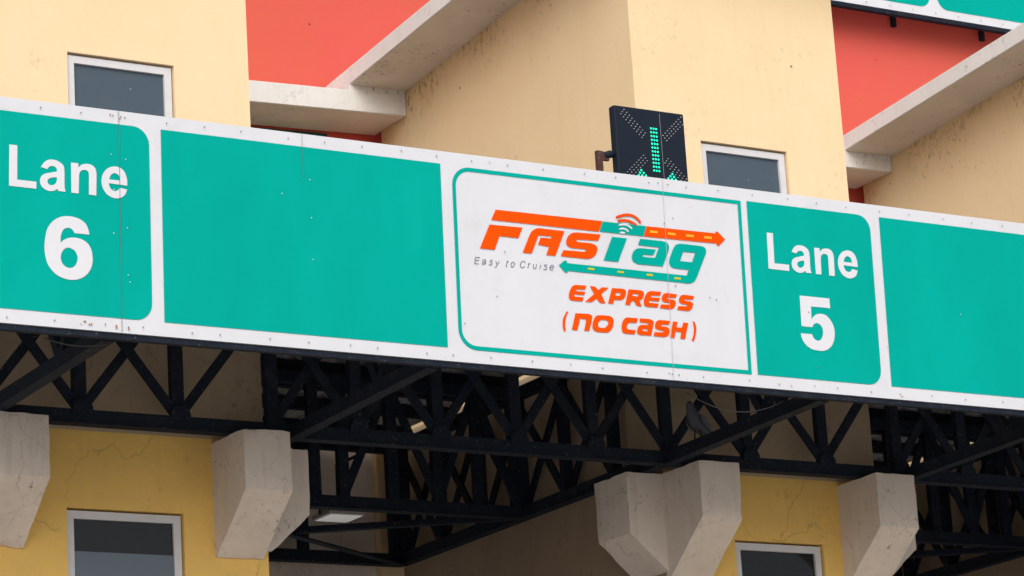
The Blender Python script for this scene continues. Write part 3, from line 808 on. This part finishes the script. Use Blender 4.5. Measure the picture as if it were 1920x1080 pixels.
ZC, ZT = 6.35, 7.26
def lattice(t, a, b, nodes, VW=0.085, DW=0.062, kind='X', no_down=()):
    """a, b: end points (x,y) of the truss in plan; nodes: parameters along it"""
    A, Bv = Vector((*a, 0)), Vector((*b, 0))
    P = lambda s: A + (Bv - A) * s
    dirn = (Bv - A).normalized()
    side = Vector((-dirn.y, dirn.x, 0)) * 0.022
    bar('chord', P(0) + Vector((0, 0, ZC)), P(1) + Vector((0, 0, ZC)), 0.075, 0.092, t, CHORD)
    bar('chord', P(0) + Vector((0, 0, ZT)), P(1) + Vector((0, 0, ZT)), 0.075, 0.085, t)
    for i, s in enumerate(nodes):
        bar('vertical_bar', P(s) + Vector((0, 0, ZC + 0.046)), P(s) + Vector((0, 0, ZT - 0.043)), VW, 0.05, t)
    for i in range(len(nodes) - 1):
        p, q = P(nodes[i]), P(nodes[i + 1])
        if kind == 'X' or (kind == 'W' and i % 2): bar('diagonal_bar', p + side + Vector((0, 0, ZC + 0.03)), q + side + Vector((0, 0, ZT - 0.03)), 0.024, DW, t)
        if (kind == 'X' and i not in no_down) or (kind == 'W' and i and i % 2 == 0): bar('diagonal_bar', p - side + Vector((0, 0, ZT - 0.03)), q - side + Vector((0, 0, ZC + 0.03)), 0.024, DW, t)

XN = [5.10, 5.77, 6.44, 7.25, 7.92, 8.595, 9.27, 9.89, 10.51, 11.12, 11.74, 12.36, 13.04, 13.71, 14.38, 15.00, 15.62, 16.23, 16.85, 17.47]
YT = 17.90
t = thing('lattice_truss', (11, YT, ZC), 'long black lattice truss on the front corbels below the sign', 'truss')
lattice(t, (5.1, YT), (17.47, YT), [(x - 5.1) / (17.47 - 5.1) for x in XN], no_down=(5, 13))
gm = bpy.data.meshes.new('gusset_plate')
gmb = MB().prism([(-0.07, 0, -0.03), (0.07, 0, -0.03), (0.07, 0, 0.01), (0.045, 0, 0.055), (-0.045, 0, 0.055), (-0.07, 0, 0.01)], (0, 0.008, 0))
gm.from_pydata(gmb.v, [], gmb.f)
gm.materials.append(M['truss'])
for x in XN[3:17]:
    o = bpy.data.objects.new('gusset_plate', gm)
    COL.objects.link(o)
    o.location = (x, YT - 0.060, ZC + 0.05)
    attach(o, t)
GX = ((9.42, 12.345, 'between the left tower and the middle tower'), (14.45, 17.38, 'right of the middle tower'))
for (a, b, txt) in GX:
    for yy, nm in ((19.82, 'middle'), (21.70, 'rearmost')):
        t = thing('lattice_truss', ((a + b) / 2, yy, ZC), nm + ' black lattice truss crossing the bay ' + txt, 'truss')
        lattice(t, (a, yy), (b, yy), [0.40, 0.48, 0.62, 0.75, 0.87, 0.98] if nm == 'middle' else [0.70, 0.98], kind='W')
for xs, txt in ((7.29, 'at the far left under the Lane 6 panel'), (9.42, 'beside the right corbel of the left tower'), (12.345, "along the middle tower's shaded side wall"),
                (14.45, 'beside the right corbel of the middle tower'), (17.38, 'along the right edge tower side wall')):
    full = xs > 8
    t = thing('lattice_truss', (xs, 19, ZC), 'black truss running front to back ' + txt, 'truss')
    ye = 21.7 if full else 17.9
    bar('strut', (xs, 16.055, ZC + 0.024), (xs, YT - 0.04, ZC - 0.004), 0.07, 0.09, t, CHORD)
    bar('chord', (xs, 16.10, ZT), (xs, YT - 0.04, ZT), 0.07, 0.08, t)
    bar('post', (xs, 16.12, ZC), (xs, 16.12, 7.60), 0.08, 0.06, t)
    bar('diagonal_bar', (xs, 16.70, ZC + 0.03), (xs, 16.18, ZT), 0.05, 0.06, t)
    bar('diagonal_bar', (xs, 16.70, ZC + 0.03), (xs, 17.25, ZT), 0.05, 0.06, t)
    if full:
        lattice(t, (xs, YT + 0.05), (xs, 21.66), [0.16, 0.335, 0.5, 0.665, 0.83, 0.985])
# flat cross bracing between the trusses
for (a, b, txt) in GX:
    for (y0, y1, nm) in ((19.86, 21.66, 'rear half of the bay '), ):
        t = thing('cross_brace', ((a + b) / 2, (y0 + y1) / 2, ZC), 'flat black crossed braces in the bay ' + txt, 'brace')
        bar('brace_bar', (a, y1, 6.335), (b, y0, 6.335), 0.07, 0.045, t)
        bar('brace_bar', (a, y0, 6.30), (b, y1, 6.30), 0.07, 0.012, t)

# roof sheets with real corrugation, lapped on purlins
def corrugated(name, x0, x1, y0, y1, z, parent, pitch=0.19, h=0.028):
    v, f = [], []
    xs = []
    x = x0
    while x < x1 - 1e-6:
        for dx, dz in ((0, 0), (pitch * .30, 0), (pitch * .42, h), (pitch * .72, h), (pitch * .84, 0)):
            if x + dx < x1: xs.append((x + dx, dz))
        x += pitch
    xs.append((x1, 0))
    for xx, dz in xs: v += [(xx, y0, z + dz), (xx, y1, z + dz)]
    f = [(2 * i, 2 * i + 2, 2 * i + 3, 2 * i + 1) for i in range(len(xs) - 1)]
    o = mesh_obj(name, v, f, 'roof', parent)
    return o
roof = thing('canopy_roof', (11, 19, ROOF_Z), 'grey corrugated canopy roof seen from below between the towers', 'roof')
for (a, b) in ((2.6, 7.25), (9.36, 12.42), (14.40, 17.45)):
    w = (b - a) / 3
    for k in range(3):
        corrugated('roof_sheet', a + k * w, a + (k + 1) * w + (0.05 if k < 2 else 0), 16.16, 21.86, ROOF_Z + 0.003 * (k % 2), roof)
for (a, b) in ((7.26, 9.35), (12.42, 14.39), (17.45, 19.4)):
    corrugated('roof_sheet', a, b, 16.16, 18.10, ROOF_Z, roof)
for yy in (16.4, 17.1, 17.78):
    box_obj('purlin', 2.6, 19.4, yy - 0.03, yy + 0.03, ROOF_Z - 0.085, ROOF_Z - 0.003, 'truss', roof)
for yy, hh in ((18.5, 0.085), (19.2, 0.085), (19.93, 0.21), (20.92, 0.10), (21.6, 0.085)):
    for (a, b) in ((9.36, 12.40), (14.40, 17.43)):
        box_obj('purlin', a, b, yy - 0.03, yy + 0.03, ROOF_Z - hh, ROOF_Z - 0.003, 'truss', roof)

# ------------------------------------------------------------------ lane signal behind the sign
sig = thing('lane_signal', (11.2, 16.22, 7.55), 'black lane signal box with lit green down arrow above the sign', 'signal')
SX0, SX1, SZ0, SZ1 = 10.998, 11.546, 7.58, 8.262
SY = 16.24
box_obj('housing', SX0, SX1, SY, SY + 0.065, SZ0, SZ1, 'black_box', sig, bevel=0.012)
sw = (SX1 - SX0)
def led(name, pts, r, mat):
    mb = MB()
    for u, v in pts:
        mb.add([(u + r * math.cos(k * math.pi / 3), SY - 0.003, v + r * math.sin(k * math.pi / 3)) for k in range(6)] +
               [(u + 0.5 * r * math.cos(k * math.pi / 3), SY - 0.009, v + 0.5 * r * math.sin(k * math.pi / 3)) for k in range(6)],
               [(k, (k + 1) % 6, 6 + (k + 1) % 6, 6 + k) for k in range(6)] + [tuple(range(6, 12))])
    return tag(mb.build(name, mat, sig), kind='stuff')
on, off = [], []
cx = SX0 + sw * 0.545
for k in range(12):
    for j in (-1, 0, 1):
        on.append((cx + j * 0.0205, SZ1 - 0.132 - k * 0.0262))
tipz = SZ1 - 0.132 - 11 * 0.0262 - 0.118
for sgn in (-1, 1):
    for k in range(7):
        for j in range(3):
            on.append((cx + sgn * (0.022 + k * 0.0165 + j * 0.012), tipz + k * 0.0165 - j * 0.018 + 0.01))
XCZ = SZ1 - 0.255
for sx in (-1, 1):
    for sz in (-1, 1):
        for k in range(9):
            for j in (-1, 0, 1):
                if (k + j) % 1 == 0:
                    d0 = 0.085 + k * 0.0195
                    off.append((cx + sx * (d0 * 0.98 + j * 0.0135), XCZ + sz * (d0 * 0.92 - j * 0.0165) - 0.01))
off = [(u, v) for u, v in off if SX0 + 0.02 < u < SX1 - 0.015 and SZ0 + 0.02 < v < SZ1 - 0.02]
led('lit_led', on, 0.0078, 'led_on')
led('unlit_led', off, 0.0040, 'led_off')
box_obj('cover_seam', cx + 0.0555, cx + 0.0570, SY - 0.001, SY + 0.002, SZ0 + 0.02, SZ1 - 0.02, 'lamp_grey', sig)
br = box_obj('bracket_post', SX0 - 0.135, SX0 - 0.092, SY + 0.03, SY + 0.06, 7.0, 7.945, 'bracket', sig, bevel=0.003)
box_obj('bracket_arm', SX0 - 0.092, SX0 - 0.04, SY + 0.032, SY + 0.058, 7.885, 7.943, 'bracket', sig, bevel=0.003)
mb = MB(); mb.tube([(SX0 - 0.075, SY + 0.045, 7.915), (SX0 - 0.035, SY + 0.04, 7.93), (SX0 + 0.004, SY + 0.035, 7.935)], [0.022, 0.026, 0.020], 10)
mb.build('hinge', 'black_box', sig, smooth=True)

# ------------------------------------------------------------------ floodlight under the middle truss
fl = thing('floodlight', (11.08, 20.4, 6.36), 'flat square floodlight facing down beneath the canopy trusses', 'lamp')
F0, F1, G0, G1, FZ = 10.935, 11.235, 20.25, 20.53, 6.37
MB().prism([(F0, G0, FZ), (F1, G0, FZ), (F1, G1, FZ), (F0, G1, FZ)], (0, 0, 0.035)).build('body', 'lamp_grey', fl, bevel=0.004)
box_obj('lens', F0 + 0.02, F1 - 0.02, G0 + 0.02, G1 - 0.02, FZ - 0.006, FZ - 0.001, 'lamp_white', fl)
mb = MB()
for k in range(6):
    mb.box(F0 + 0.04 + k * 0.042, F0 + 0.052 + k * 0.042, G0 + 0.03, G1 - 0.03, FZ + 0.036, FZ + 0.075)
mb.build('cooling_fins', 'lamp_grey', fl)
mb = MB(); mb.tube([(F0 - 0.008, 20.39, FZ + 0.02), (F0 - 0.008, 20.39, FZ + 0.16), (F1 + 0.008, 20.39, FZ + 0.16), (F1 + 0.008, 20.39, FZ + 0.02)], 0.009, 6)
mb.tube([(11.085, 20.39, FZ + 0.16), (11.085, 20.39, FZ + 0.40), (11.085, 19.82, FZ + 0.40)], 0.012, 6)
mb.build('mounting_yoke', 'truss', fl)

# ------------------------------------------------------------------ pigeon on the strut
pg = thing('pigeon', (12.35, 17.50, 6.40), 'grey pigeon perched on the strut below the white panel', 'pigeon')
prof = [(-0.175, -0.075, .004, .030), (-0.12, -0.045, .010, .034), (-0.07, -0.010, .028, .042), (-0.02, 0.018, .050, .052), (0.03, 0.045, .060, .056),
        (0.068, 0.082, .052, .048), (0.086, 0.108, .040, .040), (0.092, 0.130, .033, .033), (0.100, 0.150, .031, .031), (0.114, 0.162, .026, .026), (0.129, 0.160, .012, .012), (0.145, 0.152, .003, .004)]
ax = Vector((-0.92, -0.39, 0)).normalized()
sd = Vector((-ax.y, ax.x, 0))
base = Vector((12.36, 17.50, 6.485))
v, f = [], []
S_ = 10
prof = [tuple(q * 0.92 for q in p) for p in prof]
for i, (l, z, rz, rs) in enumerate(prof):
    a, b = prof[max(i - 1, 0)], prof[min(i + 1, len(prof) - 1)]
    tdir = (ax * (b[0] - a[0]) + Vector((0, 0, b[1] - a[1]))).normalized()
    up = sd.cross(tdir) * -1
    c = base + ax * l + Vector((0, 0, z))
    for k in range(S_):
        v.append(c + up * rz * math.cos(2 * math.pi * k / S_) + sd * rs * math.sin(2 * math.pi * k / S_))
f = [(i * S_ + k, i * S_ + (k + 1) % S_, (i + 1) * S_ + (k + 1) % S_, (i + 1) * S_ + k) for i in range(len(prof) - 1) for k in range(S_)]
f += [tuple(range(S_))[::-1], tuple((len(prof) - 1) * S_ + k for k in range(S_))]
mesh_obj('body', v, f, 'feather', pg, smooth=True)
for s in (-1, 1):
    w = []
    for (l, z, o_) in ((0.05, 0.075, .060), (0.0, 0.055, .066), (-0.07, 0.01, .052), (-0.145, -0.05, .030), (-0.08, -0.03, .054), (0.0, -0.005, .066), (0.05, 0.025, .064)):
        w.append(base + ax * l + Vector((0, 0, z)) + sd * s * (o_ - 0.004))
    MB().prism(w, sd * s * 0.010).build('wing', 'feather_pale', pg, bevel=0.003)
    MB().tube([base + sd * s * 0.022 + ax * 0.02 + Vector((0, 0, -0.02)), base + sd * s * 0.024 + ax * 0.02 + Vector((0, 0, -0.083))], 0.006, 6).build('leg', 'bracket', pg)

# ------------------------------------------------------------------ loose cable under the sign
def hang(p, q, sag, n=14):
    p, q = Vector(p), Vector(q)
    return [p.lerp(q, k / n) - Vector((0, 0, sag * 4 * (k / n) * (1 - k / n))) for k in range(n + 1)]
cb = MB().tube(hang((11.30, 16.10, 6.325), (12.06, 16.10, 6.325), 0.10), 0.0032, 6).build('cable', 'cable', None, smooth=True)
tag(cb, 'thin loose cable sagging below the sign near the middle tower', 'cable')
cb = MB().tube(hang((6.92, 16.10, 6.33), (7.32, 16.10, 6.33), 0.03), 0.004, 6).build('cable', 'cable', None, smooth=True)
tag(cb, 'short loose cable below the Lane 6 panel', 'cable')
